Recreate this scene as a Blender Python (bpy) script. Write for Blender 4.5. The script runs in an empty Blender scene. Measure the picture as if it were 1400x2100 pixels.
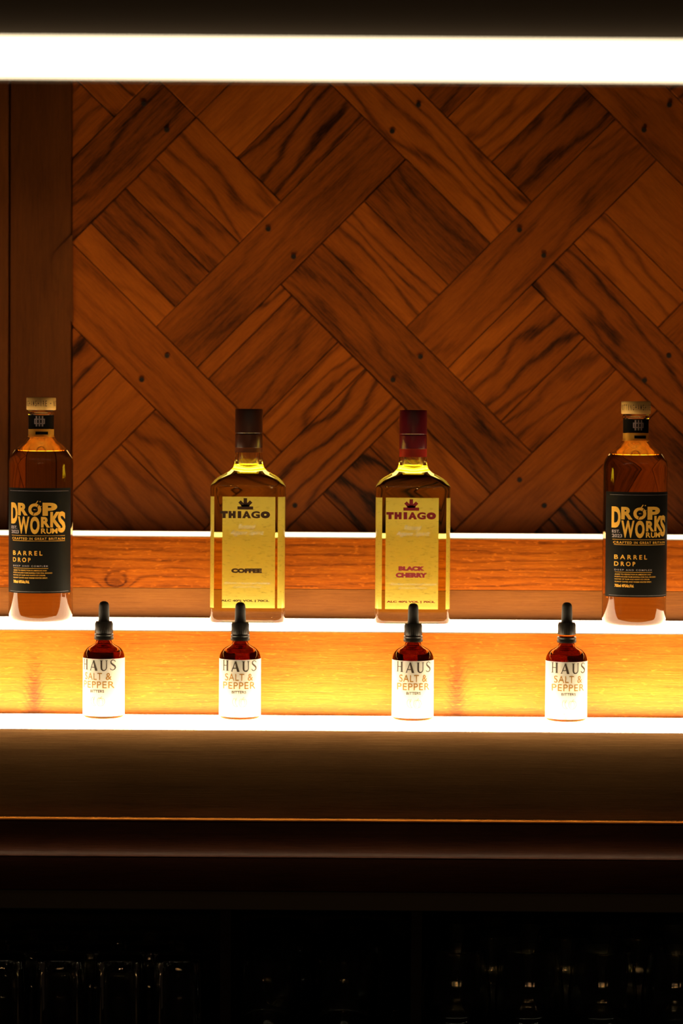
import bpy, bmesh, math, random
from mathutils import Matrix, Vector
C = bpy.context.scene
COL = C.collection
rnd = random.Random(7)

# ------------------------------------------------------------------ camera
F = 5000.0                                   # focal length in pixels of the 1400x2100 frame
EYE = Vector((0, 0, 1.55))
PITCH, ROLL = math.radians(2.0), math.radians(0.38)
R3 = Matrix.Rotation(math.pi / 2 - PITCH, 3, 'X') @ Matrix.Rotation(ROLL, 3, 'Z')
cd = bpy.data.cameras.new('camera')
cd.sensor_fit = 'VERTICAL'; cd.sensor_height = 36; cd.sensor_width = 24
cd.lens = F / 2100 * 36
cd.clip_start = 0.05
cd.dof.use_dof = True; cd.dof.focus_distance = 2.80; cd.dof.aperture_fstop = 2.8
cam = bpy.data.objects.new('camera', cd); COL.objects.link(cam)
cam.matrix_world = Matrix.Translation(EYE) @ R3.to_4x4()
C.camera = cam

def at(px, py, Y):
    d = R3 @ Vector(((px - 700) / F, -(py - 1050) / F, -1))
    return EYE + d * (Y / d.y)
def zat(py, Y):
    return at(700, py, Y).z

# ------------------------------------------------------------------ light and exposure
w = bpy.data.worlds.new('world'); C.world = w; w.use_nodes = True
w.node_tree.nodes['Background'].inputs[0].default_value = (1, 0.6, 0.35, 1)
w.node_tree.nodes['Background'].inputs[1].default_value = 0.004
C.view_settings.view_transform = 'Standard'; C.view_settings.look = 'None'
C.view_settings.gamma = 1; C.view_settings.use_curve_mapping = False
C.view_settings.exposure = 0.0
STRIP_COL = (1.0, 0.80, 0.50)
L_STEP1, L_STEP2, L_STEP3, L_OVER = 2.6, 10.0, 20.0, 3.0
# a row of small warm lamps across the room, and added low lights that put glints on the glasses
for x, y, z, p in ((-2.3, -1.7, 1.98, 3.2), (-0.55, -1.7, 1.98, 3.2), (-0.15, -1.7, 1.98, 3.2), (0.3, -1.7, 1.98, 3.2), (0.7, -1.7, 1.98, 3.2), (2.4, -1.7, 1.98, 3.2),
                   (-0.75, -0.35, 1.02, 0.8), (-0.18, -0.35, 1.02, 0.8), (0.02, -0.35, 1.02, 0.8), (0.2, -0.35, 1.02, 0.8), (0.8, -0.35, 1.02, 0.8)):
    ld = bpy.data.lights.new('room_or_glint_lamp', 'POINT'); ld.energy = p; ld.color = (1, 0.52, 0.20)
    ld.shadow_soft_size = 0.035 if z > 1.5 else 0.02
    lo = bpy.data.objects.new('room_or_glint_lamp', ld); COL.objects.link(lo); lo.location = (x, y, z)

# ------------------------------------------------------------------ materials
def mat(name):
    m = bpy.data.materials.new(name); m.use_nodes = True
    return m, m.node_tree, m.node_tree.nodes['Principled BSDF']
def plain(name, col, rough=0.5, metal=0.0, spec=0.5):
    m, nt, b = mat(name)
    b.inputs['Base Color'].default_value = (*col, 1); b.inputs['Roughness'].default_value = rough
    b.inputs['Metallic'].default_value = metal; b.inputs['Specular IOR Level'].default_value = spec
    n = nt.nodes.new('ShaderNodeTexNoise'); n.inputs['Scale'].default_value = 220
    bp = nt.nodes.new('ShaderNodeBump'); bp.inputs['Strength'].default_value = 0.03
    nt.links.new(n.outputs[0], bp.inputs['Height']); nt.links.new(bp.outputs[0], b.inputs['Normal'])
    return m
def glow(name, strength):
    m = bpy.data.materials.new(name); m.use_nodes = True; nt = m.node_tree; nt.nodes.clear()
    o = nt.nodes.new('ShaderNodeOutputMaterial'); e = nt.nodes.new('ShaderNodeEmission')
    e.inputs[0].default_value = (*STRIP_COL, 1); e.inputs[1].default_value = strength
    nt.links.new(e.outputs[0], o.inputs[0]); return m
def glass(name, col=(1, 1, 1), rough=0.0, ior=1.42):
    m = bpy.data.materials.new(name); m.use_nodes = True; nt = m.node_tree; nt.nodes.clear()
    o = nt.nodes.new('ShaderNodeOutputMaterial'); g = nt.nodes.new('ShaderNodeBsdfGlass')
    g.inputs['Color'].default_value = (*col, 1); g.inputs['Roughness'].default_value = rough
    g.inputs['IOR'].default_value = ior
    nt.links.new(g.outputs[0], o.inputs[0]); return m
def liquid(name, col, dens):
    m = bpy.data.materials.new(name); m.use_nodes = True; nt = m.node_tree; nt.nodes.clear()
    o = nt.nodes.new('ShaderNodeOutputMaterial'); t = nt.nodes.new('ShaderNodeBsdfTransparent')
    v = nt.nodes.new('ShaderNodeVolumeAbsorption')
    v.inputs[0].default_value = (*col, 1); v.inputs[1].default_value = dens
    nt.links.new(t.outputs[0], o.inputs[0]); nt.links.new(v.outputs[0], o.inputs[1]); return m

def M_(nt, op, a, b=None, c=None):
    n = nt.nodes.new('ShaderNodeMath'); n.operation = op
    for k, v in enumerate((a, b, c)):
        if v is None: continue
        if isinstance(v, (int, float)): n.inputs[k].default_value = v
        else: nt.links.new(v, n.inputs[k])
    return n.outputs[0]
def wood(name, dark, light, ring=330, ring_amt=0.55, rough=0.45, var=0.35, knots=(), fleck=0.0, fine=1.0, coat=0.0, wobble=34.0, spec=0.25):
    """grain runs along u of the UV map (metres); attribute 'bid' is one random number per board"""
    m, nt, b = mat(name); L = nt.links
    uv = nt.nodes.new('ShaderNodeUVMap'); uv.uv_map = 'grain'
    sp = nt.nodes.new('ShaderNodeSeparateXYZ'); L.new(uv.outputs[0], sp.inputs[0])
    at_ = nt.nodes.new('ShaderNodeAttribute'); at_.attribute_name = 'bid'
    bid = at_.outputs['Fac']
    u, v = sp.outputs[0], sp.outputs[1]
    z = M_(nt, 'MULTIPLY', bid, 37.0)
    def vec(su, sv):
        c = nt.nodes.new('ShaderNodeCombineXYZ')
        L.new(M_(nt, 'MULTIPLY', u, su), c.inputs[0]); L.new(M_(nt, 'MULTIPLY', v, sv), c.inputs[1]); L.new(z, c.inputs[2])
        return c.outputs[0]
    def noise(su, sv, detail=2, rgh=0.5):
        n = nt.nodes.new('ShaderNodeTexNoise'); n.inputs['Scale'].default_value = 1
        n.inputs['Detail'].default_value = detail; n.inputs['Roughness'].default_value = rgh
        L.new(vec(su, sv), n.inputs['Vector']); return n.outputs['Fac']
    warp = noise(5, 17, 2)
    warp2 = noise(45, 130, 2)
    ph = M_(nt, 'ADD', M_(nt, 'MULTIPLY', v, ring), M_(nt, 'ADD', M_(nt, 'MULTIPLY', warp, wobble), M_(nt, 'MULTIPLY', warp2, 2.0)))
    kd = None
    for (ku, kv, ka, kb) in knots:
        du = M_(nt, 'DIVIDE', M_(nt, 'SUBTRACT', u, ku), ka); dv = M_(nt, 'DIVIDE', M_(nt, 'SUBTRACT', v, kv), kb)
        e = M_(nt, 'POWER', 2.718, M_(nt, 'MULTIPLY', M_(nt, 'ADD', M_(nt, 'MULTIPLY', du, du), M_(nt, 'MULTIPLY', dv, dv)), -1.0))
        kd = e if kd is None else M_(nt, 'ADD', kd, e)
    if kd is not None:
        ph = M_(nt, 'ADD', ph, M_(nt, 'MULTIPLY', kd, 14))
    s = M_(nt, 'MULTIPLY', M_(nt, 'ADD', M_(nt, 'SINE', ph), 1), 0.5)
    s = M_(nt, 'POWER', s, 4.0)                                   # thin dark late-wood lines
    streak = noise(22, 900, 3, 0.6)
    pores = noise(120, 1500, 2, 0.6)
    blot = noise(9, 22, 3)
    val = M_(nt, 'ADD', 0.62, M_(nt, 'MULTIPLY', M_(nt, 'MULTIPLY', s, -ring_amt), M_(nt, 'ADD', 0.2, M_(nt, 'FRACT', M_(nt, 'MULTIPLY', bid, 7.3)))))
    val = M_(nt, 'ADD', val, M_(nt, 'MULTIPLY', M_(nt, 'SUBTRACT', streak, 0.5), 0.75 * fine))
    val = M_(nt, 'ADD', val, M_(nt, 'MULTIPLY', M_(nt, 'SUBTRACT', pores, 0.5), 0.45 * fine))
    val = M_(nt, 'ADD', val, M_(nt, 'MULTIPLY', M_(nt, 'SUBTRACT', blot, 0.5), 0.65))
    val = M_(nt, 'ADD', val, M_(nt, 'MULTIPLY', M_(nt, 'SUBTRACT', bid, 0.5), var))
    if kd is not None:
        val = M_(nt, 'ADD', val, M_(nt, 'MULTIPLY', kd, -0.5))
    if fleck:
        fl = noise(120, 330, 1)
        fl = M_(nt, 'MULTIPLY', M_(nt, 'MAXIMUM', M_(nt, 'SUBTRACT', fl, 0.62), 0), fleck * 4)
        val = M_(nt, 'ADD', val, fl)
    cr = nt.nodes.new('ShaderNodeValToRGB'); L.new(val, cr.inputs[0])
    cr.color_ramp.elements[0].position = 0.0; cr.color_ramp.elements[0].color = (*dark, 1)
    cr.color_ramp.elements[1].position = 1.0; cr.color_ramp.elements[1].color = (*light, 1)
    e = cr.color_ramp.elements.new(0.5)
    e.color = (*[(a * 0.42 + c * 0.58) * f for a, c, f in zip(dark, light, (1, 0.93, 0.85))], 1)
    L.new(cr.outputs[0], b.inputs['Base Color'])
    b.inputs['Roughness'].default_value = rough
    b.inputs['Specular IOR Level'].default_value = spec
    b.inputs['Coat Weight'].default_value = coat; b.inputs['Coat Roughness'].default_value = 0.25
    bp = nt.nodes.new('ShaderNodeBump'); bp.inputs['Strength'].default_value = 0.35; bp.inputs['Distance'].default_value = 0.0006
    L.new(val, bp.inputs['Height']); L.new(bp.outputs[0], b.inputs['Normal'])
    return m

MAT = {}
MAT['oak'] = wood('stained_oak', (0.026, 0.005, 0.0006), (0.68, 0.155, 0.009), ring=260, ring_amt=0.44, wobble=24, var=0.55, fine=1.25)
MAT['oak_dark'] = wood('dark_oak', (0.018, 0.005, 0.001), (0.25, 0.068, 0.010), ring=260, ring_amt=0.25)
MAT['peg'] = plain('peg_wood', (0.03, 0.012, 0.004), 0.6)
MAT['pine'] = wood('varnished_pine', (0.16, 0.025, 0.0015), (0.66, 0.20, 0.014), ring=640, ring_amt=0.16, var=0.5, wobble=9, fleck=0.7,
                   knots=((-0.355, 1.235, 0.009, 0.045), (0.135, 1.245, 0.010, 0.04)), fine=1.3)
MAT['pine_dark'] = wood('darkened_pine', (0.05, 0.008, 0.0004), (0.40, 0.092, 0.004), ring=560, ring_amt=0.34, var=0.5, wobble=12, fleck=0.9, spec=0.08,
                        knots=((-0.27, 1.36, 0.02, 0.012),), fine=1.5)  # redder, darker board; colour lowered further to offset the strong middle strip
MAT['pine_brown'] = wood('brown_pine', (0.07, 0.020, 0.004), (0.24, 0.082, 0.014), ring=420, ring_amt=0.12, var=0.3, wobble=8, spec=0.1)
MAT['edge_glint'] = wood('edge_glint_orange', (0.20, 0.05, 0.008), (0.60, 0.22, 0.03), ring=560, ring_amt=0.1, rough=0.2, var=0.1, spec=0.5)  # bright orange that paints the glint along the ledge edge
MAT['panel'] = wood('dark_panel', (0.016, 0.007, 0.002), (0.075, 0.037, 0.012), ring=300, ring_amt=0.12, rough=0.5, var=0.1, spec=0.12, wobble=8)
MAT['mahogany'] = wood('red_stained_moulding', (0.010, 0.002, 0.0006), (0.055, 0.013, 0.003), ring=300, ring_amt=0.25, rough=0.45, var=0.1, spec=0.15)
MAT['plastic'] = plain('white_channel', (0.75, 0.70, 0.62), 0.5)
MAT['alu'] = plain('aluminium_lip', (0.5, 0.42, 0.32), 0.4, 0.6)
MAT['soot'] = plain('smoked_wood', (0.035, 0.025, 0.018), 0.6)
MAT['metal'] = plain('worn_metal_edge', (0.030, 0.024, 0.016), 0.5, 0.2)
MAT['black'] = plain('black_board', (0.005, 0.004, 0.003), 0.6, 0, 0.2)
MAT['glow1'] = glow('led_back_step', L_STEP1); MAT['glow2'] = glow('led_middle_step', L_STEP2)
MAT['glow3'] = glow('led_front_step', L_STEP3); MAT['glow4'] = glow('led_overhead', L_OVER)
MAT['glass'] = glass('clear_bottle_glass'); MAT['amber'] = glass('amber_glass', (0.62, 0.33, 0.12))
MAT['bar_glass'] = glass('bar_glass', (0.95, 0.97, 0.97), 0, 1.5)
MAT['rum'] = liquid('rum', (0.91, 0.66, 0.05), 30)
MAT['agave'] = liquid('agave_spirit', (0.99, 0.925, 0.08), 30)
MAT['bitters'] = liquid('bitters', (0.77, 0.43, 0.0), 120)
MAT['label_black'] = plain('black_label', (0.006, 0.005, 0.0035), 0.5, 0, 0.12)
MAT['gold'] = plain('gold_foil', (1.0, 0.52, 0.07), 0.40, 0.3)
MAT['grey_ink'] = plain('lilac_grey_ink', (0.45, 0.36, 0.38), 0.5)
MAT['cork_wood'] = plain('stopper_wood', (0.85, 0.50, 0.14), 0.5)
MAT['burnt'] = plain('burnt_lettering', (0.16, 0.06, 0.015), 0.6)
MAT['cap_brown'] = plain('brown_cap', (0.05, 0.013, 0.007), 0.3)
MAT['cap_red'] = plain('dark_red_cap', (0.11, 0.004, 0.010), 0.3)
MAT['ring_brown'] = plain('brown_seal', (0.16, 0.04, 0.012), 0.4)
MAT['ring_red'] = plain('red_seal', (0.45, 0.02, 0.012), 0.4)
MAT['ink_brown'] = plain('brown_ink', (0.050, 0.018, 0.005), 0.5)
MAT['ink_red'] = plain('red_ink', (0.26, 0.008, 0.018), 0.5)
MAT['ink_pink'] = plain('pink_red_ink', (0.40, 0.03, 0.05), 0.5)
MAT['ink_white'] = plain('pale_ink', (0.85, 0.78, 0.66), 0.5)
MAT['rubber'] = plain('black_rubber', (0.020, 0.017, 0.014), 0.55)
MAT['cap_black'] = plain('black_plastic', (0.022, 0.018, 0.014), 0.4)
MAT['ink_dark'] = plain('dark_ink', (0.05, 0.030, 0.014), 0.5)
MAT['ink_ochre'] = plain('ochre_ink', (0.40, 0.175, 0.004), 0.5)
def paper(name, col, trans, speck=0.0):
    m = bpy.data.materials.new(name); m.use_nodes = True; nt = m.node_tree; nt.nodes.clear()
    o = nt.nodes.new('ShaderNodeOutputMaterial'); d = nt.nodes.new('ShaderNodeBsdfDiffuse'); t = nt.nodes.new('ShaderNodeBsdfTranslucent')
    x = nt.nodes.new('ShaderNodeMixShader'); x.inputs[0].default_value = trans
    tc = nt.nodes.new('ShaderNodeTexCoord'); mp = nt.nodes.new('ShaderNodeMapping'); mp.inputs['Scale'].default_value = (180, 180, 700)
    n = nt.nodes.new('ShaderNodeTexNoise'); n.inputs['Scale'].default_value = 1; n.inputs['Detail'].default_value = 3
    cr = nt.nodes.new('ShaderNodeValToRGB')
    cr.color_ramp.elements[0].position = 0.24; cr.color_ramp.elements[0].color = (*[c * (1 - speck) for c in col], 1)
    cr.color_ramp.elements[1].position = 0.42; cr.color_ramp.elements[1].color = (*col, 1)
    L = nt.links
    L.new(tc.outputs['Object'], mp.inputs[0]); L.new(mp.outputs[0], n.inputs['Vector']); L.new(n.outputs['Fac'], cr.inputs[0])
    L.new(cr.outputs[0], d.inputs[0]); L.new(cr.outputs[0], t.inputs[0])
    L.new(d.outputs[0], x.inputs[1]); L.new(t.outputs[0], x.inputs[2]); L.new(x.outputs[0], o.inputs[0])
    return m
MAT['paper'] = paper('white_label_paper', (0.88, 0.82, 0.72), 0.25)
MAT['back_paper'] = paper('cream_back_label', (0.97, 0.93, 0.82), 0.72, 0.3)

# ------------------------------------------------------------------ mesh helpers
def link(name, bm, mats, parent=None, smooth=True, grain=None, angle=35, bid=None):
    """one bmesh -> one mesh object; grain = axis ('x' or 'z') the wood runs along"""
    me = bpy.data.meshes.new(name)
    if grain:
        lay = bm.loops.layers.uv.get('grain') or bm.loops.layers.uv.new('grain')
        bl = bm.faces.layers.float.get('bid') or bm.faces.layers.float.new('bid')
        for f in bm.faces:
            n = f.normal
            f[bl] = 0.5 if bid is None else bid
            for l in f.loops:
                c = l.vert.co
                if grain == 'x': l[lay].uv = (c.x, c.y if abs(n.z) > 0.8 else c.z)
                else: l[lay].uv = (c.z, c.y if abs(n.x) > 0.8 else c.x)
    bm.to_mesh(me); bm.free()
    for m in (mats if isinstance(mats, (list, tuple)) else [mats]): me.materials.append(m)
    if smooth:
        for p in me.polygons: p.use_smooth = True
        me.set_sharp_from_angle(angle=math.radians(angle))
    o = bpy.data.objects.new(name, me); COL.objects.link(o)
    if parent: o.parent = parent
    return o
def thing(name, label, cat, loc=(0, 0, 0), group=None):
    o = bpy.data.objects.new(name, None); COL.objects.link(o); o.location = loc
    o['label'] = label; o['category'] = cat
    if group: o['group'] = group
    return o
def structure(o, label):
    o['kind'] = 'structure'; o['label'] = label; return o
def add_box(bm, x0, x1, y0, y1, z0, z1, bevel=0.0, seg=2):
    r = bmesh.ops.create_cube(bm, size=1)
    vs = r['verts']
    for v in vs:
        v.co = Vector((x0 if v.co.x < 0 else x1, y0 if v.co.y < 0 else y1, z0 if v.co.z < 0 else z1))
    if bevel:
        es = list({e for v in vs for e in v.link_edges})
        bmesh.ops.bevel(bm, geom=es, offset=bevel, segments=seg, affect='EDGES', profile=0.5)
    return vs
def box(*a, **k):
    bm = bmesh.new(); add_box(bm, *a, **k); return bm
def add_prism_x(bm, prof, x0, x1):
    """closed profile of (y, z) swept along x"""
    a = [bm.verts.new((x0, y, z)) for y, z in prof]; b = [bm.verts.new((x1, y, z)) for y, z in prof]
    n = len(prof); fs = []
    for i in range(n):
        fs.append(bm.faces.new((a[i], a[(i + 1) % n], b[(i + 1) % n], b[i])))
    fs.append(bm.faces.new(a[::-1])); fs.append(bm.faces.new(b))
    bmesh.ops.recalc_face_normals(bm, faces=fs)
def add_rings(bm, rings, flip=False, cap=True):
    """loft of vertex rings (bottom to top), closed at both ends"""
    vr = [[bm.verts.new(p) for p in r] for r in rings]; n = len(rings[0]); fs = []
    for a, b in zip(vr, vr[1:]):
        for i in range(n):
            fs.append(bm.faces.new((a[i], a[(i + 1) % n], b[(i + 1) % n], b[i])))
    if cap:
        fs.append(bm.faces.new(vr[0][::-1])); fs.append(bm.faces.new(vr[-1]))
    if flip: bmesh.ops.reverse_faces(bm, faces=fs)
    return fs
def circle(r, z, n=64):
    return [(r * math.cos(2 * math.pi * i / n), r * math.sin(2 * math.pi * i / n), z) for i in range(n)]
def add_lathe(bm, prof, n=64, flip=False):
    return add_rings(bm, [circle(max(r, 1e-4), z, n) for r, z in prof], flip)
def lathe(prof, n=64):
    bm = bmesh.new(); add_lathe(bm, prof, n); return bm
def smooth_prof(pts, k=5):
    """Catmull-Rom through profile points"""
    out = []
    P = [pts[0]] + list(pts) + [pts[-1]]
    for i in range(1, len(P) - 2):
        p0, p1, p2, p3 = P[i - 1], P[i], P[i + 1], P[i + 2]
        for j in range(k):
            t = j / k
            out.append(tuple(0.5 * (2 * b + (c - a) * t + (2 * a - 5 * b + 4 * c - d) * t * t + (-a + 3 * b - 3 * c + d) * t ** 3)
                             for a, b, c, d in zip(p0, p1, p2, p3)))
    out.append(tuple(pts[-1])); return out
def rrect(hw, hd, rc, z, k=4):
    """rounded rectangle ring"""
    out = []
    for (sx, sy, a0) in ((1, 1, 0), (-1, 1, 90), (-1, -1, 180), (1, -1, 270)):
        for j in range(k + 1):
            a = math.radians(a0 + 90 * j / k)
            out.append((sx * (hw - rc) + rc * math.cos(a), sy * (hd - rc) + rc * math.sin(a), z))
    return out

# ---- lettering: flat outlines fitted into boxes, then laid on a plane or wrapped on a cylinder
_cache = {}
def text2d(s, bold=0.0, shear=0.0, space=1.0):
    key = (s, bold, shear, space)
    if key in _cache: return _cache[key]
    cu = bpy.data.curves.new('lettering', 'FONT'); cu.body = s; cu.offset = bold; cu.shear = shear
    cu.space_character = space; cu.resolution_u = 4; cu.fill_mode = 'FRONT'
    ob = bpy.data.objects.new('lettering', cu); COL.objects.link(ob)
    dg = bpy.context.evaluated_depsgraph_get(); ev = ob.evaluated_get(dg); me = ev.to_mesh()
    V = [(v.co.x, v.co.y) for v in me.vertices]; Fc = [tuple(p.vertices) for p in me.polygons]
    ev.to_mesh_clear(); bpy.data.objects.remove(ob); bpy.data.curves.remove(cu)
    _cache[key] = (V, Fc); return V, Fc
class Flat:
    """2-D print in (X, Z) metres, seen from the front"""
    def __init__(s, conv): s.V = []; s.Fc = []; s.conv = conv
    def _add(s, V, Fc):
        o = len(s.V); s.V += V; s.Fc += [tuple(o + i for i in f) for f in Fc]
    def text(s, t, x0, x1, y0, y1, **k):
        V, Fc = text2d(t, **k)
        a, b = min(v[0] for v in V), max(v[0] for v in V); c, d = min(v[1] for v in V), max(v[1] for v in V)
        X0, Z1 = s.conv(x0, y0); X1, Z0 = s.conv(x1, y1)
        s._add([(X0 + (v[0] - a) / (b - a) * (X1 - X0), Z0 + (v[1] - c) / (d - c) * (Z1 - Z0)) for v in V], Fc)
    def poly(s, pts):
        V = [s.conv(*p) for p in pts]
        ar = sum(V[i][0] * V[(i + 1) % len(V)][1] - V[(i + 1) % len(V)][0] * V[i][1] for i in range(len(V)))
        f = tuple(range(len(V))); s._add(V, [f if ar > 0 else f[::-1]])
    def bar(s, x0, x1, y0, y1): s.poly([(x0, y0), (x1, y0), (x1, y1), (x0, y1)])
    def stroke(s, pts, wd):
        """wd: one width or one per point"""
        if not isinstance(wd, (list, tuple)): wd = [wd] * len(pts)
        for i in range(len(pts) - 1):
            (ax, ay), (bx, by) = pts[i], pts[i + 1]
            def nrm(j):
                p, q = pts[max(j - 1, 0)], pts[min(j + 1, len(pts) - 1)]
                dx, dy = q[0] - p[0], q[1] - p[1]; l = math.hypot(dx, dy) or 1
                return -dy / l, dx / l
            n0, n1 = nrm(i), nrm(i + 1); h0, h1 = wd[i] / 2, wd[i + 1] / 2
            s.poly([(ax + n0[0] * h0, ay + n0[1] * h0), (bx + n1[0] * h1, by + n1[1] * h1),
                    (bx - n1[0] * h1, by - n1[1] * h1), (ax - n0[0] * h0, ay - n0[1] * h0)])
    def bm(s, wrap=None, y=0.0, step=0.002):
        bm = bmesh.new()
        vs = [bm.verts.new((x, 0, z)) for x, z in s.V]
        for f in s.Fc:
            try: bm.faces.new([vs[i] for i in f])
            except ValueError: pass
        if wrap:
            lo, hi = min(v[0] for v in s.V), max(v[0] for v in s.V)
            x = math.ceil(lo / step) * step
            while x < hi:
                bmesh.ops.bisect_plane(bm, geom=list(bm.verts) + list(bm.edges) + list(bm.faces), plane_co=(x, 0, 0), plane_no=(1, 0, 0), dist=1e-7)
                x += step
            for v in bm.verts:
                a = math.asin(max(-0.999, min(0.999, v.co.x / wrap)))
                v.co = Vector((wrap * math.sin(a), -wrap * math.cos(a), v.co.z))
        else:
            for v in bm.verts: v.co.y = y
        return bm
def wrap_band(r, a0, a1, z0, z1, n=40, th=0.0002):
    """a thin label wrapped on a cylinder, angles in degrees from the front"""
    bm = bmesh.new(); rows = []
    for i in range(n + 1):
        a = math.radians(a0 + (a1 - a0) * i / n); s, c = math.sin(a), -math.cos(a)
        rows.append([bm.verts.new((q * s, q * c, z)) for q, z in ((r, z0), (r + th, z0), (r + th, z1), (r, z1))])
    for a, b in zip(rows, rows[1:]):
        for i in range(4): bm.faces.new((a[i], b[i], b[(i + 1) % 4], a[(i + 1) % 4]))
    bm.faces.new(rows[0]); bm.faces.new(rows[-1][::-1])
    bmesh.ops.recalc_face_normals(bm, faces=bm.faces[:])
    return bm
def copy_tree(o, parent=None):
    c = o.copy(); COL.objects.link(c)
    if parent: c.parent = parent
    for ch in list(o.children): copy_tree(ch, c)
    return c

# ------------------------------------------------------------------ setting: floor, parquet wall, frame boards
YW = 3.05
XL, XR = -1.0, 1.0
Y1F, Y1B = 2.915, 2.985          # back step: front edge, back edge
Y2F, Y3F = 2.812, 2.728          # front edges of the middle and front steps
Z1 = zat(1095, Y1F); Z1b = zat(1101.5, Y1F)
Z2 = zat(1268, Y1F); Z2b = zat(1295, Y2F)
Z3 = zat(1467, Y2F); Z3b = zat(1499, Y3F)
YC = 2.730
ZL = zat(1681, YC)

bm = box(-3, 3, -3.5, 3.1, -0.05, 0.0)
structure(link('floor', bm, MAT['black'], smooth=False), 'dark bar floor, lost in shadow below the counter')

def clip(poly, x0, x1, y0, y1):
    for ax, lim, sg in ((0, x0, 1), (0, x1, -1), (1, y0, 1), (1, y1, -1)):
        out = []
        for i in range(len(poly)):
            p, q = poly[i], poly[(i + 1) % len(poly)]
            a, b = (p[ax] - lim) * sg, (q[ax] - lim) * sg
            if a >= 0: out.append(p)
            if (a >= 0) != (b >= 0):
                t = a / (a - b); out.append((p[0] + (q[0] - p[0]) * t, p[1] + (q[1] - p[1]) * t))
        poly = out
        if len(poly) < 3: return []
    return poly
wb = bmesh.new()
UVL = wb.loops.layers.uv.new('grain'); BID = wb.faces.layers.float.new('bid')
S0, DS, D0, DD, WB = 478.0, 513.5, -518.0, 511.0, 168.0
def Sb(i): return S0 + DS * i
def Db(j): return D0 + DD * (j + 1)
def board(s0, s1, d0, d1, along, bidv=None, lift=0.0, lim=(150, 1700, -330, 1130)):
    g = 1.3
    s0 += g; s1 -= g; d0 += g; d1 -= g
    if s1 <= s0 or d1 <= d0: return
    pts = [((s + d) / 2, (s - d) / 2) for s, d in ((s0, d0), (s1, d0), (s1, d1), (s0, d1))]
    pts = clip(pts, *lim)
    if not pts: return
    raw_board(pts, along, rnd.random() if bidv is None else bidv, lift)
def raw_board(pts, along, bidv, lift=0.0):
    W = [at(x, y, YW) for x, y in pts]
    dep = YW - 0.010 - lift - rnd.random() * 0.0012
    cx = sum(p.x for p in W) / len(W); cz = sum(p.z for p in W) / len(W)
    fr, bk = [], []
    for p in W:
        bk.append(wb.verts.new((p.x, YW, p.z)))
        v = Vector((cx - p.x, cz - p.z)); v.normalize(); v *= 0.0007
        fr.append(wb.verts.new((p.x + v.x, dep, p.z + v.y)))
    md = [wb.verts.new((b.co.x, dep + 0.0010, b.co.z)) for b in bk]
    n = len(W); fs = [wb.faces.new(fr)]
    for i in range(n):
        j = (i + 1) % n
        fs.append(wb.faces.new((fr[i], md[i], md[j], fr[j]))); fs.append(wb.faces.new((md[i], bk[i], bk[j], md[j])))
    bmesh.ops.recalc_face_normals(wb, faces=fs)
    if fs[0].normal.y > 0: bmesh.ops.reverse_faces(wb, faces=fs)
    k = math.sqrt(0.5); ou, ov = rnd.random() * 3, rnd.random() * 3
    for f in fs:
        f[BID] = bidv
        for l in f.loops:
            x, z = l.vert.co.x, l.vert.co.z
            if along == '/': uv = ((x + z) * k, (x - z) * k)
            elif along == '\\': uv = ((x - z) * k, (x + z) * k)
            else: uv = (z, x)
            l[UVL].uv = (uv[0] + ou, uv[1] + ov)
for i in range(-1, 5):                                            # "/" long boards
    for j in range(-4, 5):
        if (i + j) % 2 == 0: continue
        a, b = Db(j - 1) + WB, Db(j + 1)
        if i == 0 and j == -1: b = Db(0) + WB
        if i == 0 and j == 1: a = Db(0) + WB
        board(Sb(i), Sb(i) + WB, a, b, '/')
for j in range(-4, 5):                                            # "\" long boards
    for i in range(-1, 5):
        if (i + j) % 2: continue
        if (i, j) == (0, 0):
            board(Sb(0) + WB, Sb(1), Db(0), Db(0) + WB, '\\'); board(Sb(-1) + WB, Sb(0), Db(0), Db(0) + WB, '\\'); continue
        board(Sb(i - 1) + WB, Sb(i + 1), Db(j), Db(j) + WB, '\\')
SPLIT = {(0, -1): (-270, -130), (1, -1): (1205, 1395), (1, 0): (333,), (2, 0): (1730, 1890), (1, 1): (1340,), (2, 1): (800,), (0, 0): (812,)}
for i in range(-1, 5):                                            # infill squares
    for j in range(-4, 5):
        s0, s1, d0, d1 = Sb(i) + WB, Sb(i + 1), Db(j) + WB, Db(j + 1)
        diag = (i + j) % 2 == 1
        cuts = SPLIT.get((i, j))
        if cuts is None:
            t = rnd.uniform(0.4, 0.6); cuts = ((d0 + (d1 - d0) * t,) if diag else (s0 + (s1 - s0) * t,))
        e = [d0 if diag else s0, *cuts, d1 if diag else s1]
        for a, b in zip(e, e[1:]):
            if diag: board(s0, s1, a, b, '\\')
            else: board(a, b, d0, d1, '/')
nb = len(wb.faces)
def peg(px, py, r=5.2):
    c = at(px, py, YW); n = 12; rr = r / F * YW
    ring = [wb.verts.new((c.x + rr * math.cos(2 * math.pi * k / n), YW - 0.0122, c.z + rr * math.sin(2 * math.pi * k / n))) for k in range(n)]
    rb = [wb.verts.new((v.co.x, YW - 0.004, v.co.z)) for v in ring]
    f = wb.faces.new(ring); fs = [f] + [wb.faces.new((ring[k], rb[k], rb[(k + 1) % n], ring[(k + 1) % n])) for k in range(n)]
    bmesh.ops.recalc_face_normals(wb, faces=fs)
    if f.normal.y > 0: bmesh.ops.reverse_faces(wb, faces=fs)
    for q in fs: q.material_index = 1
for i in range(0, 4):
    for j in range(-2, 4):
        sc, dc = Sb(i) + WB / 2, Db(j) + WB / 2
        for t in (-52, 52):
            slash = (i + j) % 2 == 1 or (i, j) == (0, 0)
            s, d = (sc + t, dc) if slash else (sc, dc + t)
            x, y = (s + d) / 2, (s - d) / 2
            if 165 < x < 1690: peg(x + rnd.uniform(-3, 3), y + rnd.uniform(-3, 3))
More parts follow.
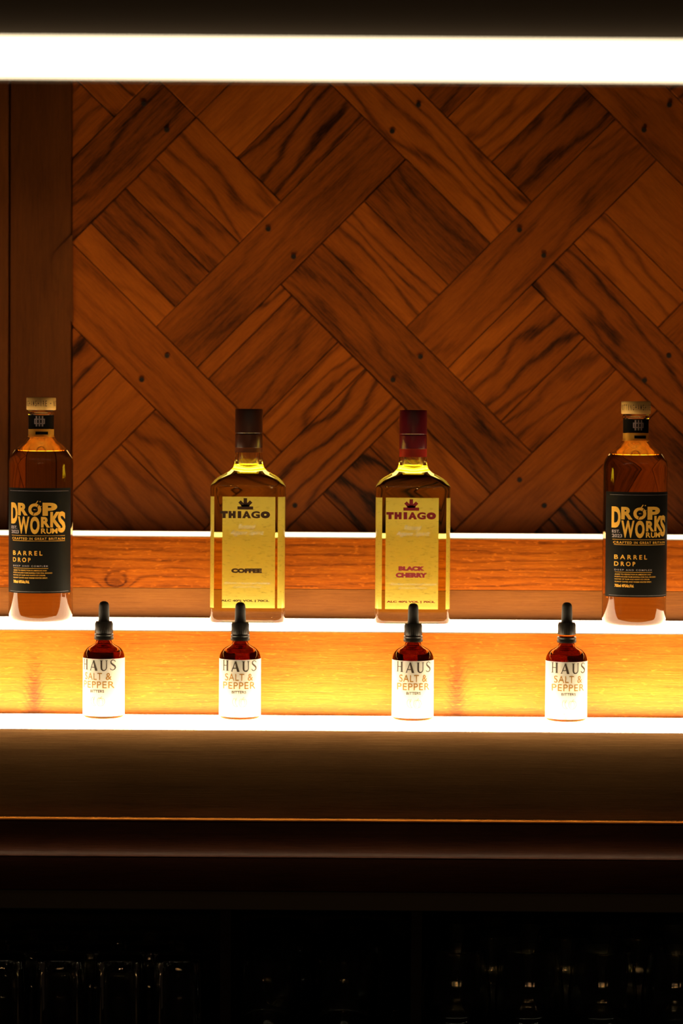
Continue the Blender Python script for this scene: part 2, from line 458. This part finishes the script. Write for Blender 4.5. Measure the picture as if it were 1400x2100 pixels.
# backing board behind the seams
p0, p1 = at(150, 1130, YW), at(1700, -330, YW)
add_box(wb, p0.x, p1.x, YW - 0.004, YW + 0.05, p0.z - 0.35, p1.z)
wb.faces.ensure_lookup_table()
for f in wb.faces[-6:]: f.material_index = 1
structure(link('wall_back', wb, [MAT['oak'], MAT['peg']], smooth=False), 'brown oak wall of diagonally woven parquet boards with dowel pegs')

xa, xb = at(22, 600, YW).x, at(149.5, 600, YW).x
zt, zb = at(0, -330, YW).z, at(0, 1130, YW).z - 0.35
structure(link('trim_1', box(xa + 0.0012, xb - 0.001, YW - 0.0135, YW + 0.05, zb, zt, bevel=0.0012), MAT['oak_dark'], grain='z', bid=0.55), 'dark upright frame board left of the woven wall')
structure(link('trim_2', box(-1.2, xa - 0.0012, YW - 0.0165, YW + 0.05, zb, zt, bevel=0.0012), MAT['oak_dark'], grain='z', bid=0.85), 'upright board at the left edge beside the dark frame board')
tip = bmesh.new()
tp = [at(*p, YW - 0.0135) for p in ((108, 522), (149, 480), (149, 664), (108, 586))]
a = [tip.verts.new((p.x, YW - 0.0146, p.z)) for p in tp]; b = [tip.verts.new((p.x, YW - 0.010, p.z)) for p in tp]
tip.faces.new(a)
for k in range(4): tip.faces.new((a[k], b[k], b[(k + 1) % 4], a[(k + 1) % 4]))
bmesh.ops.recalc_face_normals(tip, faces=tip.faces[:])
structure(link('trim_3', tip, MAT['oak_dark'], smooth=False, grain='z', bid=0.75), 'pointed board tip let into the dark upright frame board')

# ------------------------------------------------------------------ stepped, lit bottle display
XE0, XE1 = -0.66, 0.47
disp = thing('bottle_display', 'three-step varnished pine bottle display with glowing white light strips on the steps', 'shelf', (0, 2.85, Z3 - 0.12))
def part(name, bm, m, parent, **k):
    o = link(name, bm, m, None, **k)
    o.parent = parent; o.matrix_parent_inverse = Matrix.Translation(-Vector(parent.location))
    return o
GAP = 0.010
def step(z, zb_, yf, yb, m, lip_y, GAP=0.012):
    part('light_strip', box(XE0, XE1, yf, yb - GAP, zb_, z, bevel=0.0015), MAT[m], disp)
    part('strip_channel', box(XE0, XE1, yb - GAP, yb, zb_ - 0.0012, z - 0.0006), MAT['plastic'], disp, smooth=False)
    part('metal_lip', box(XE0, XE1, lip_y, yb, zb_ - 0.0013, zb_ - 0.0001), MAT['alu'], disp, smooth=False)
step(Z1, Z1b, Y1F, Y1B, 'glow1', Y1F + 0.001, 0.03)
step(Z2, Z2b, Y2F, Y1F + 0.004, 'glow2', Y2F + 0.001)
step(Z3, Z3b, Y3F, Y2F + 0.008, 'glow3', Y3F + 0.0138)
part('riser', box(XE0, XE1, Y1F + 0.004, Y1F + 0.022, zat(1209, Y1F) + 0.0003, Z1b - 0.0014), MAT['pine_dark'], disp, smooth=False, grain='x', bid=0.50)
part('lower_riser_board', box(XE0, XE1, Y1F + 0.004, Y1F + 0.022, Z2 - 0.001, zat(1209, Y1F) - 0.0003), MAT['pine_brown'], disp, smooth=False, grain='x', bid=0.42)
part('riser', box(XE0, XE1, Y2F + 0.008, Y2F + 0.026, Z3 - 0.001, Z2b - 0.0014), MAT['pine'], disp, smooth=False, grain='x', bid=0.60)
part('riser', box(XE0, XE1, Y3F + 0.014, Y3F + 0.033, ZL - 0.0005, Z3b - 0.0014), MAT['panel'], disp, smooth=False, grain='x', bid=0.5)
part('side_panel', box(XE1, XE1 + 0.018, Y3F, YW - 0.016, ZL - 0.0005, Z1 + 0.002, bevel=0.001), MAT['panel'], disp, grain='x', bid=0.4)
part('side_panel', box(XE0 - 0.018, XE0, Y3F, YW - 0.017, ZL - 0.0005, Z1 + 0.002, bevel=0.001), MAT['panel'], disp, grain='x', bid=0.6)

# ------------------------------------------------------------------ counter below the steps
cnt = thing('back_counter', 'dark stained back bar counter with moulded edge under the lit steps', 'counter', (0, 2.85, 0))
z2, z3, z4 = zat(1759, YC - 0.014), zat(1829, YC - 0.014), zat(1868, YC - 0.010)
prof = [(YW - 0.018, ZL - 0.003), (YC + 0.004, ZL - 0.003)]
for k in range(1, 5):
    a = math.pi / 2 * k / 4; prof.append((YC + 0.004 - 0.004 * math.sin(a), ZL - 0.003 - 0.004 * (1 - math.cos(a))))
for k in range(1, 9):
    t = k / 8; prof.append((YC - 0.014 * (1 - math.cos(t * math.pi / 2)) ** 1.0, ZL - 0.007 + (z2 - ZL + 0.007) * math.sin(t * math.pi / 2) ** 0.8))
prof += [(YW - 0.018, z2)]
bm = bmesh.new(); add_prism_x(bm, prof, XL, XR)
part('edge_moulding', bm, MAT['mahogany'], cnt, grain='x', bid=0.6, angle=50)
part('edge_glint_strip', box(XL, XE1, YC - 0.0005, YC + 0.010, ZL - 0.0028, ZL - 0.0004, bevel=0.0010), MAT['edge_glint'], cnt, grain='x', bid=0.5)  # thin added strip; its bright colour stands in for the edge glint
part('fascia_board', box(XL, XR, YC - 0.014, YC + 0.006, z3, z2 - 0.0008, bevel=0.0012), MAT['mahogany'], cnt, grain='x', bid=0.45)
part('metal_edge', box(XL, XR, YC - 0.010, YC + 0.006, z4, z3 - 0.0008, bevel=0.001), MAT['metal'], cnt, smooth=False)
ZS = 0.855                                                        # glass shelf height
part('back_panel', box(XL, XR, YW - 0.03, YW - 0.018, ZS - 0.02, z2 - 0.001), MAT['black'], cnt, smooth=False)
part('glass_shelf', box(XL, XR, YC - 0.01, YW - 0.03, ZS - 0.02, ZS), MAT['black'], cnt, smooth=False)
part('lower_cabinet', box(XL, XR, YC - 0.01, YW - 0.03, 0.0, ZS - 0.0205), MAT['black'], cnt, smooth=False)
for px in (460, 856):
    x = at(px, 1900, YC).x
    part('divider', box(x - 0.006, x + 0.006, YC + 0.03, YW - 0.03, ZS, z3 - 0.001), MAT['black'], cnt, smooth=False)

# ------------------------------------------------------------------ overhead light bar, nearer the camera
YO = 2.12
zo0, zo1 = zat(164, YO + 0.03), zat(78, YO)
ov = thing('overhead_light_bar', 'dark wooden overhead shelf with a broad glowing white light strip along its lower front edge', 'light', (0, YO, zo1))
part('light_strip', box(XL, XR, YO, YO + 0.030, zo0, zo1, bevel=0.002), MAT['glow4'], ov)
part('fascia_board', box(XL, XR, YO + 0.012, YO + 0.032, zo1, zo1 + 0.16), MAT['soot'], ov, smooth=False)
part('back_board', box(XL, XR, YO + 0.0305, YO + 0.05, zo0, zo1 - 0.0005), MAT['panel'], ov, smooth=False, grain='x', bid=0.5)

# ------------------------------------------------------------------ rum bottles
def rum_bottle():
    r = 0.0374
    t = thing('rum_bottle', 'x', 'bottle', group='rum bottles with black labels')
    outer = [(0.001, 0.0025), (0.026, 0.0025), (0.030, 0.0), (0.0335, 0.0008), (0.0362, 0.0035), (0.0374, 0.008), (0.0374, 0.05), (0.0374, 0.10), (0.0374, 0.15)] + \
        smooth_prof([(0.0374, 0.180), (0.0373, 0.186), (0.0357, 0.1925), (0.031, 0.1995), (0.0255, 0.205), (0.0192, 0.2105), (0.0153, 0.216), (0.0145, 0.222)], 4) + \
        [(0.0145, 0.236), (0.0145, 0.2405), (0.0160, 0.2415), (0.0160, 0.2450), (0.0150, 0.2462), (0.001, 0.2462)]
    air = smooth_prof([(0.0283, 0.1985), (0.0225, 0.2040), (0.0165, 0.2090), (0.0122, 0.2155), (0.0114, 0.222)], 4) + [(0.0114, 0.2435)]
    bm = bmesh.new(); add_lathe(bm, outer)
    add_lathe(bm, [(0.001, 0.1975), (0.0275, 0.1975)] + air + [(0.001, 0.2437)], flip=True)
    part0 = link('glass_body', bm, MAT['glass'], t, angle=50)
    link('liquid', lathe([(0.001, 0.008), (0.029, 0.0068), (0.0338, 0.0085), (0.0356, 0.013), (0.0356, 0.1795), (0.0352, 0.186), (0.0336, 0.1918), (0.0290, 0.1972), (0.001, 0.1972)]), MAT['rum'], t, angle=50)
    # wooden stopper
    s = link('stopper', lathe([(0.001, 0.2465), (0.0166, 0.2465), (0.0172, 0.2475), (0.0172, 0.2600), (0.0166, 0.2610), (0.001, 0.2610)]), MAT['cork_wood'], t)
    fl = Flat(lambda x, y: (x, y)); n = 0
    ring = bmesh.new(); txt = 'NOTTINGHAMSHIRE - NOTTINGHAMSHIRE - '
    for k, ch in enumerate(txt):
        if ch == ' ': continue
        V, Fc = text2d(ch, bold=0.008)
        a, b = min(v[0] for v in V), max(v[0] for v in V); c, d = min(v[1] for v in V), max(v[1] for v in V)
        ang = 2 * math.pi * k / len(txt); wd = 0.0019 * (0.35 if ch == 'I' else 1)
        h0, h1 = (0.2505, 0.2572) if ch != '-' else (0.2535, 0.2545)
        vs = []
        for v in V:
            q = ang + ((v[0] - a) / max(b - a, 1e-5) - 0.5) * wd / 0.0173
            vs.append(ring.verts.new((0.01732 * math.sin(q), -0.01732 * math.cos(q), h0 + (v[1] - c) / max(d - c, 1e-5) * (h1 - h0))))
        for f in Fc: ring.faces.new([vs[i] for i in f])
    link('stopper_lettering', ring, MAT['burnt'], s, smooth=False)
    # neck seal
    nl = link('neck_label', wrap_band(0.0147, -176, 176, 0.2245, 0.2405, 48), MAT['label_black'], t)
    nb_ = link('gold_band', wrap_band(0.0147, -176, 176, 0.2145, 0.2240, 48, 0.00025), MAT['gold'], t)
    link('band_plate', wrap_band(0.01497, -18, 40, 0.2178, 0.2212, 16, 0.0001), MAT['label_black'], nb_)
    fz = Flat(lambda x, y: (x, y))
    for x in (-0.0035, 0, 0.0035): fz.bar(x - 0.0009, x + 0.0009, 0.2272, 0.2392)
    fz.bar(-0.0062, 0.0062, 0.2300, 0.2312); fz.bar(-0.0062, 0.0062, 0.2350, 0.2362)
    fz.bar(-0.0062, -0.0050, 0.2312, 0.2350); fz.bar(0.0050, 0.0062, 0.2312, 0.2350)
    link('crest', fz.bm(wrap=0.01496), MAT['grey_ink'], nl, smooth=False)
    # main label
    lb = link('front_label', wrap_band(r + 0.0001, -75, 74, 0.0340, 0.1560, 60), MAT['label_black'], t)
    K = 8.235 * 1770
    conv = lambda zx, zy: ((zx - 688) / K, (277.7 * 8.235 - zy) / K)
    g = Flat(conv)
    for ch, x0, x1, y0, y1, bd in (('D', 225, 352, 262, 620, .05), ('R', 360, 540, 265, 478, .05), ('O', 548, 770, 272, 480, .05), ('P', 790, 1025, 260, 480, .05),
                                   ('W', 362, 570, 495, 785, .035), ('O', 580, 742, 492, 790, .05), ('R', 765, 912, 498, 678, .05), ('K', 916, 1082, 415, 676, .05),
                                   ('S', 1035, 1147, 408, 768, .04), ('R', 765, 850, 692, 780, .03), ('U', 855, 936, 692, 782, .03), ('M', 942, 1030, 690, 780, .03)):
        g.text(ch, x0, x1, y0, y1, bold=bd)
    g.stroke([(660, 300), (715, 228)], 15); g.stroke([(735, 330), (775, 318)], 10)
    g.bar(740, 760, 232, 250); g.bar(640, 690, 372, 384)
    g.bar(240, 1140, 814, 820); g.bar(260, 1140, 902, 909)
    g.text('CRAFTED IN GREAT BRITAIN', 250, 1138, 848, 888, bold=.02, space=1.25)
    g.text('BARREL', 266, 790, 1075, 1150, bold=.02, space=1.6); g.text('DROP', 266, 590, 1190, 1265, bold=.02, space=1.6)
    g.bar(275, 885, 1366, 1372)
    for s_, x1, y in (('AGED TO PERFECTION IN AMERICAN AND', 862, 1395), ('PORTUGUESE RUM BARRELS FOR FULL BODIED', 950, 1436), ('NOTES OF RUM AND RAISIN ICE CREAM,', 842, 1478), ('SUNNY DATES AND WARM WINTER SPIRIT.', 878, 1520)):
        g.text(s_, 275, x1, y, y + 22, bold=.01)
    g.text('700ml 40%Alc./Vol.', 275, 570, 1572, 1625, bold=.04)
    link('gold_lettering', g.bm(wrap=r + 0.00045), MAT['gold'], lb, smooth=False)
    q = Flat(conv)
    q.text('EST.', 232, 345, 655, 705, bold=.02); q.text('2023', 232, 376, 726, 784, bold=.02)
    link('year_lettering', q.bm(wrap=r + 0.00045), MAT['grey_ink'], lb, smooth=False); q = Flat(conv)
    q.text('DEEP AND COMPLEX', 270, 882, 1318, 1344, bold=.01, space=1.4)
    link('tagline_lettering', q.bm(wrap=r + 0.00045), MAT['grey_ink'], lb, smooth=False)
    for y in (62, 1762):
        q = Flat(conv); q.bar(200, 1190, y, y + 3); link('border_line', q.bm(wrap=r + 0.00045), MAT['grey_ink'], lb, smooth=False)
    k = Flat(conv); k.stroke([(630, 465), (745, 262)], 12)
    link('slash_mark', k.bm(wrap=r + 0.0006), MAT['label_black'], lb, smooth=False)
    return t
def place(t, px, yc, z, rot=0.0, py=1275):
    t.location = (at(px, py, yc).x, yc, z); t.rotation_euler = (0, 0, math.radians(rot))
YB2 = 2.854
r1 = rum_bottle(); place(r1, 83.5, YB2, Z2 + 0.0002, -1)
r1['label'] = 'amber rum bottle with black and gold label at the left end of the middle step'
r2 = copy_tree(r1); place(r2, 1299.0, YB2, Z2 + 0.0002, 5)
r2['label'] = 'amber rum bottle with black and gold label at the right end of the middle step'
for ch in r1.children:
    if ch.name.startswith('stopper'): ch.rotation_euler.z = math.radians(-113)
for ch in r2.children:
    if ch.name.startswith('stopper'): ch.rotation_euler.z = math.radians(-82)

# ------------------------------------------------------------------ square agave bottles
HW, HD = 0.0435, 0.0300
def agave_bottle(kind):
    t = thing('spirit_bottle', 'x', 'bottle', group='square bottles of yellow agave spirit')
    sec = [(0.036, 0.0225, 0.010, 0.0030), (0.0395, 0.026, 0.010, 0.0002), (0.0425, 0.0290, 0.010, 0.0012), (HW, HD, 0.0105, 0.0045),
           (HW, HD, 0.0105, 0.0075), (HW, HD, 0.0105, 0.012), (HW, HD, 0.0105, 0.06), (HW, HD, 0.0105, 0.11), (HW, HD, 0.0105, 0.150), (HW, HD, 0.0105, 0.1545), (HW, HD, 0.0105, 0.158), (0.0432, 0.0297, 0.0105, 0.1605), (0.0415, 0.0285, 0.0105, 0.1632),
           (0.0385, 0.0270, 0.0112, 0.1668), (0.0340, 0.0250, 0.0125, 0.1702), (0.0285, 0.0226, 0.0145, 0.1733), (0.0225, 0.0198, 0.0165, 0.1765),
           (0.0182, 0.0176, 0.0165, 0.1805), (0.0164, 0.0162, 0.0160, 0.1860), (0.0157, 0.0157, 0.0156, 0.194), (0.0155, 0.0155, 0.0154, 0.2035)]
    kc = 6
    bm = bmesh.new(); add_rings(bm, [rrect(*s, k=kc) for s in sec])
    air = [(0.0125, 0.0125, 0.0124, 0.1835), (0.0124, 0.0124, 0.0123, 0.1865), (0.0118, 0.0118, 0.0117, 0.194), (0.0117, 0.0117, 0.0116, 0.2030)]
    add_rings(bm, [rrect(*s, k=kc) for s in air], flip=True)
    link('glass_body', bm, MAT['glass'], t, angle=40)
    ins = 0.0035
    lq = [(0.0365, 0.0235, 0.009, 0.013)] + [(a - ins, b - ins, max(c - 0.002, 0.006) if z < 0.17 else c - ins, z) for a, b, c, z in
          ((HW, HD, 0.0105, 0.018), (HW, HD, 0.0105, 0.158), (0.0432, 0.0297, 0.0105, 0.1595), (0.0415, 0.0285, 0.0105, 0.1618),
           (0.0385, 0.0270, 0.0112, 0.1652), (0.0340, 0.0250, 0.0125, 0.1686), (0.0285, 0.0226, 0.0145, 0.1715), (0.0225, 0.0198, 0.0165, 0.1747), (0.0182, 0.0176, 0.0165, 0.1790), (0.0164, 0.0162, 0.0160, 0.1828))]
    bm = bmesh.new(); add_rings(bm, [rrect(*s, k=kc) for s in lq]); link('liquid', bm, MAT['agave'], t, angle=40)
    cm, rm, ink, ink2 = (('cap_brown', 'ring_brown', 'ink_brown', 'ink_brown'), ('cap_red', 'ring_red', 'ink_red', 'ink_pink'))[kind]
    cp = link('screw_cap', lathe([(0.001, 0.2040), (0.0158, 0.2040), (0.0161, 0.2045), (0.0161, 0.2192), (0.0156, 0.2198), (0.0156, 0.2208), (0.0161, 0.2214), (0.0161, 0.2482), (0.0155, 0.2492), (0.001, 0.2492)]), MAT[cm], t)
    link('seal_ring', lathe([(0.0157, 0.1975 if kind == 0 else 0.1955), (0.0160, 0.1978 if kind == 0 else 0.1958), (0.0160, 0.2034), (0.0156, 0.2038)], 48) if False else ring_band(0.0157, 0.1985 if kind == 0 else 0.1945, 0.2036), MAT[rm], t)
    # label on the rear face, seen through the spirit
    bl = link('back_label', box(-0.0300, 0.0300, HD + 0.0001, HD + 0.0004, 0.0150, 0.1462), MAT['back_paper'], t, smooth=False)
    cx = (472.0, 454.0)[kind]; dy = (0, 14)[kind]
    K = 4.373 * 1767
    conv = lambda zx, zy: ((zx - 472.0) / K, ((1278.0 - 820) * 4.373 - zy) / K)
    conv8 = lambda zx, zy: conv(zx * 4.373 / 8.75 + 30 * 4.373, zy * 4.373 / 8.75 + 190 * 4.373)
    a = Flat(conv8)
    a.bar(612, 675, 92, 240); a.bar(503, 785, 240, 296)
    a.poly([(518, 172), (562, 130), (662, 232), (600, 252)]); a.poly([(770, 172), (726, 130), (626, 232), (688, 252)])
    a.poly([(560, 210), (728, 210), (715, 245), (575, 245)])
    for ch, x0, x1, b in (('T', 198, 332, .12), ('H', 345, 472, .12), ('I', 508, 572, .09), ('A', 588, 748, .10), ('G', 750, 906, .05), ('O', 918, 1088, .13)):
        a.text(ch, x0, x1, 324, 452, bold=b)
    link('printed_logo', a.bm(y=-HD - 0.0003), MAT[ink], t, smooth=False); a = Flat(conv)
    a.text('ALC 40% VOL | 70CL', 238, 672, 1788, 1810, bold=.05)
    link('printed_strength', a.bm(y=-HD - 0.0003), MAT[ink], t, smooth=False)
    n = Flat(conv)
    if kind == 0: n.text('COFFEE', 330, 604, 1507, 1548, bold=.08)
    else:
        n.text('BLACK', 343, 578, 1478, 1518, bold=.08); n.text('CHERRY', 318, 600, 1536, 1580, bold=.08)
    link('printed_flavour', n.bm(y=-HD - 0.0003), MAT[ink2], t, smooth=False)
    p = Flat(conv8)
    p.text('Rested', 520, 830, 556, 640, shear=.35, bold=-0.008); p.text('Agave Spirit', 372, 980, 662, 775, shear=.35, bold=-0.008)
    link('printed_script', p.bm(y=-HD - 0.0003), MAT['ink_white'], t, smooth=False); p = Flat(conv)
    p.text('Distilled, rested and bottled', 270, 682, 1628, 1650, shear=.35, bold=-0.008); p.text('in Jalisco Mexico', 345, 600, 1664, 1684, shear=.35, bold=-0.008)
    link('printed_small_script', p.bm(y=-HD - 0.0003), MAT['ink_white'], t, smooth=False)
    return t
def ring_band(r, z0, z1, th=0.0005, n=48):
    bm = bmesh.new()
    rs = [circle(q, z, n) for q, z in ((r, z0), (r + th, z0), (r + th, z1), (r, z1))]
    vr = [[bm.verts.new(p) for p in k] for k in rs]
    for a, b in zip(vr, vr[1:] + vr[:1]):
        for i in range(n): bm.faces.new((a[i], a[(i + 1) % n], b[(i + 1) % n], b[i]))
    bmesh.ops.recalc_face_normals(bm, faces=bm.faces[:])
    return bm
a1 = agave_bottle(0); place(a1, 508.0, YB2, Z2 + 0.0002)
a1['label'] = 'square yellow spirit bottle with dark brown cap and brown lettering on middle step'
a2 = agave_bottle(1); place(a2, 844.0, YB2, Z2 + 0.0002)
a2['label'] = 'square yellow spirit bottle with dark red cap and red lettering on middle step'

# ------------------------------------------------------------------ bitters bottles with droppers
def bitters_bottle():
    r = 0.0236
    t = thing('bitters_bottle', 'x', 'bottle', group='amber bitters bottles on the front step')
    sh = smooth_prof([(0.0236, 0.066), (0.0235, 0.0695), (0.0228, 0.0730), (0.0211, 0.0766), (0.0181, 0.0800), (0.0130, 0.0828), (0.0098, 0.0850), (0.0088, 0.0880)], 4)
    bm = bmesh.new()
    add_lathe(bm, [(0.001, 0.0014), (0.017, 0.0014), (0.019, 0.0), (0.0212, 0.0005), (0.0230, 0.0022), (0.0236, 0.005)] + sh + [(0.0088, 0.098), (0.001, 0.098)])
    add_lathe(bm, [(0.001, 0.0755), (0.0195, 0.0755), (0.0165, 0.0782), (0.0115, 0.0808), (0.0080, 0.0835), (0.0068, 0.0880), (0.0068, 0.097), (0.001, 0.097)], flip=True)
    link('glass_body', bm, MAT['amber'], t, angle=50)
    link('liquid', lathe([(0.001, 0.004), (0.019, 0.004), (0.0218, 0.007), (0.0218, 0.069), (0.0210, 0.0725), (0.0198, 0.0752), (0.001, 0.0752)]), MAT['bitters'], t, angle=50)
    link('tamper_ring', lathe([(0.0086, 0.0890), (0.0105, 0.0890), (0.0110, 0.0896), (0.0110, 0.0922), (0.0106, 0.0928), (0.0106, 0.0938), (0.0110, 0.0944), (0.0108, 0.0956), (0.0086, 0.0956)], 48), MAT['cap_black'], t)
    n = 96
    def ribbed(rb, z, amp):
        return [((rb + (amp if i % 3 else 0)) * math.cos(2 * math.pi * i / n), (rb + (amp if i % 3 else 0)) * math.sin(2 * math.pi * i / n), z) for i in range(n)]
    bm = bmesh.new()
    add_rings(bm, [circle(0.0001, 0.0962, n), circle(0.0100, 0.0962, n), ribbed(0.0100, 0.0966, 0.0004), ribbed(0.0098, 0.1078, 0.0004), circle(0.0098, 0.1082, n), circle(0.0093, 0.1098, n), circle(0.0001, 0.1098, n)])
    cl = link('ribbed_collar', bm, MAT['cap_black'], t)
    link('rubber_bulb', lathe([(0.001, 0.1090), (0.0068, 0.1090), (0.0063, 0.1115), (0.0061, 0.120), (0.0058, 0.1275), (0.0053, 0.1300), (0.0040, 0.1318), (0.0020, 0.1327), (0.0005, 0.1329)], 32), MAT['rubber'], cl)
    lb = link('paper_label', wrap_band(r + 0.0001, -172, 172, 0.0035, 0.0688, 72), MAT['paper'], t)
    K = 7.244 * 1817
    conv = lambda zx, zy: ((zx - 520) / K, ((1480 - 1220) * 7.244 - zy) / K)
    d = Flat(conv)
    # high-contrast capitals
    d.bar(278, 290, 992, 1142); d.bar(328, 352, 992, 1146); d.bar(290, 328, 1062, 1072); d.bar(268, 298, 990, 996); d.bar(268, 298, 1138, 1144); d.bar(320, 360, 990, 996); d.bar(320, 360, 1140, 1146)
    d.stroke([(408, 1150), (464, 1000)], 11); d.poly([(452, 1000), (476, 1000), (526, 1156), (488, 1156)]); d.bar(425, 492, 1100, 1110); d.bar(398, 424, 1146, 1152)
    d.bar(572, 598, 1000, 1110); d.bar(652, 663, 1000, 1110); d.bar(562, 608, 998, 1004); d.bar(642, 673, 998, 1004)
    d.stroke([(585, 1108), (590, 1132), (606, 1148), (626, 1150), (644, 1140), (655, 1122), (657.5, 1106)], [26, 24, 18, 14, 11, 11, 11])
    d.stroke([(768, 1022), (760, 1004), (742, 996), (722, 1002), (714, 1022), (720, 1044), (742, 1066), (762, 1088), (768, 1112), (758, 1134), (738, 1145), (716, 1138), (706, 1118)],
             [8, 9, 11, 12, 14, 20, 24, 22, 15, 13, 11, 10, 8])
    link('title_lettering', d.bm(wrap=r + 0.00045), MAT['ink_dark'], lb, smooth=False); d = Flat(conv)
    d.text('BITTERS', 410, 626, 1442, 1482, bold=.01)
    link('kind_lettering', d.bm(wrap=r + 0.00045), MAT['ink_dark'], lb, smooth=False)
    q = Flat(conv)
    q.text('SALT &', 305, 724, 1186, 1292, bold=0.002, space=1.1); q.text('PEPPER', 276, 760, 1314, 1414, bold=0.002, space=1.1)
    link('flavour_lettering', q.bm(wrap=r + 0.00045), MAT['ink_ochre'], lb, smooth=False); q = Flat(conv)
    q.stroke([(462, 1570), (470, 1590), (480, 1560), (486, 1545)], 4)
    q.stroke([(470, 1560), (440, 1555), (424, 1585), (424, 1630), (445, 1665), (480, 1680), (500, 1672)], 4)
    q.stroke([(470, 1572), (462, 1610), (475, 1650), (500, 1672)], 4)
    q.stroke([(575, 1570), (545, 1560), (524, 1585), (522, 1640), (545, 1680), (580, 1682), (615, 1670), (636, 1620), (625, 1575), (598, 1562), (575, 1570)], 4)
    q.stroke([(560, 1568), (548, 1610), (556, 1668)], 3); q.stroke([(590, 1568), (608, 1610), (598, 1672)], 3); q.stroke([(575, 1568), (580, 1550), (596, 1536)], 5)
    link('pepper_drawing', q.bm(wrap=r + 0.00045), MAT['ink_ochre'], lb, smooth=False); q = Flat(conv)
    q.text('BATCH NO.', 445, 586, 1750, 1766); q.text('001', 452, 528, 1802, 1842, shear=.3); q.text('100ML', 690, 740, 1752, 1764)
    link('batch_lettering', q.bm(wrap=r + 0.00045), MAT['ink_ochre'], lb, smooth=False)
    return t
YB3 = 2.778
b0 = bitters_bottle()
spots = ((212.5, -13, 'amber dropper bitters bottle in front of the gap right of the left rum bottle'),
         (491.5, 0, 'amber dropper bitters bottle standing in front of the brown-capped spirit bottle'),
         (845.5, 1, 'amber dropper bitters bottle standing in front of the red-capped spirit bottle'),
         (1160.0, 2, 'amber dropper bitters bottle with raised collar, left of the right rum bottle'))
for i, (px, rot, lab) in enumerate(spots):
    t = b0 if i == 0 else copy_tree(b0)
    place(t, px, YB3, Z3 + 0.0002, rot, py=1475); t['label'] = lab
    if i == 3:
        for ch in t.children:
            if ch.name.startswith('ribbed_collar'): ch.location.z = 0.0022

# ------------------------------------------------------------------ drinking glasses on the shelf under the counter
def glass_mesh(outer, inner, n=40):
    bm = bmesh.new()
    prof = outer + inner[::-1]
    add_lathe(bm, prof, n); return bm
def bar_glass(name, bm): return link(name, bm, MAT['bar_glass'], None, angle=45)
HB = zat(1962, 2.755) - ZS                                       # highballs stand upside down
hb = glass_mesh([(0.001, HB), (0.024, HB), (0.0265, HB - 0.002), (0.0275, HB - 0.006), (0.0300, 0.001), (0.0296, 0.0)][::-1][::-1],
                [(0.001, HB - 0.016), (0.023, HB - 0.0155), (0.0250, HB - 0.019), (0.0283, 0.0005)])
first = {}
def put(kind, name, bmf, x, y, label, cat, group):
    if kind not in first:
        o = bar_glass(name, bmf()); first[kind] = o
    else:
        o = first[kind].copy(); COL.objects.link(o)
    o.location = (x, y, ZS + 0.0002); o.rotation_euler.z = rnd.random() * 6
    o['label'] = label; o['category'] = cat; o['group'] = group
rows = ((2.755, 3, 4), (2.812, 64, 4), (2.869, 3, 4), (2.926, 64, 4))
for y, p0_, n in rows:
    for k in range(n):
        px = p0_ + 121 * k
        if px > 425: continue
        put('highball', 'highball_glass', lambda: hb, at(px, 1962, y).x, y, 'upturned clear highball glass on the dark shelf under the counter, left bay', 'glass', 'highball glasses under the counter')
def tumbler():
    return glass_mesh([(0.001, 0.0), (0.030, 0.0), (0.034, 0.003), (0.0375, 0.02), (0.0385, 0.092), (0.0382, 0.0935)], [(0.001, 0.014), (0.029, 0.0145), (0.034, 0.021), (0.0366, 0.0925)])
def stemless():
    o = smooth_prof([(0.022, 0.0), (0.033, 0.012), (0.039, 0.035), (0.0385, 0.062), (0.0325, 0.100), (0.0318, 0.102)], 4)
    i = smooth_prof([(0.020, 0.005), (0.0315, 0.014), (0.0376, 0.036), (0.0371, 0.062), (0.0312, 0.1015)], 4)
    return glass_mesh([(0.001, 0.0)] + o, [(0.001, 0.005)] + i)
for r_, y in enumerate((2.76, 2.845, 2.93)):
    for k in range(4):
        px = 547 + 158 * k + (0, 58, 22)[r_]
        if px > 790: continue
        put('tumbler', 'rocks_glass', tumbler, at(px, 2050, y).x, y, 'clear rocks glass on the dark shelf under the counter, middle bay', 'glass', 'rocks glasses under the counter')
    for k in range(4):
        px = 935 + 150 * k + (0, 72, 0)[r_]
        put('stemless', 'stemless_wine_glass', stemless, at(px, 2050, y).x, y, 'round stemless wine glass on the dark shelf under the counter, right bay', 'glass', 'stemless glasses under the counter')
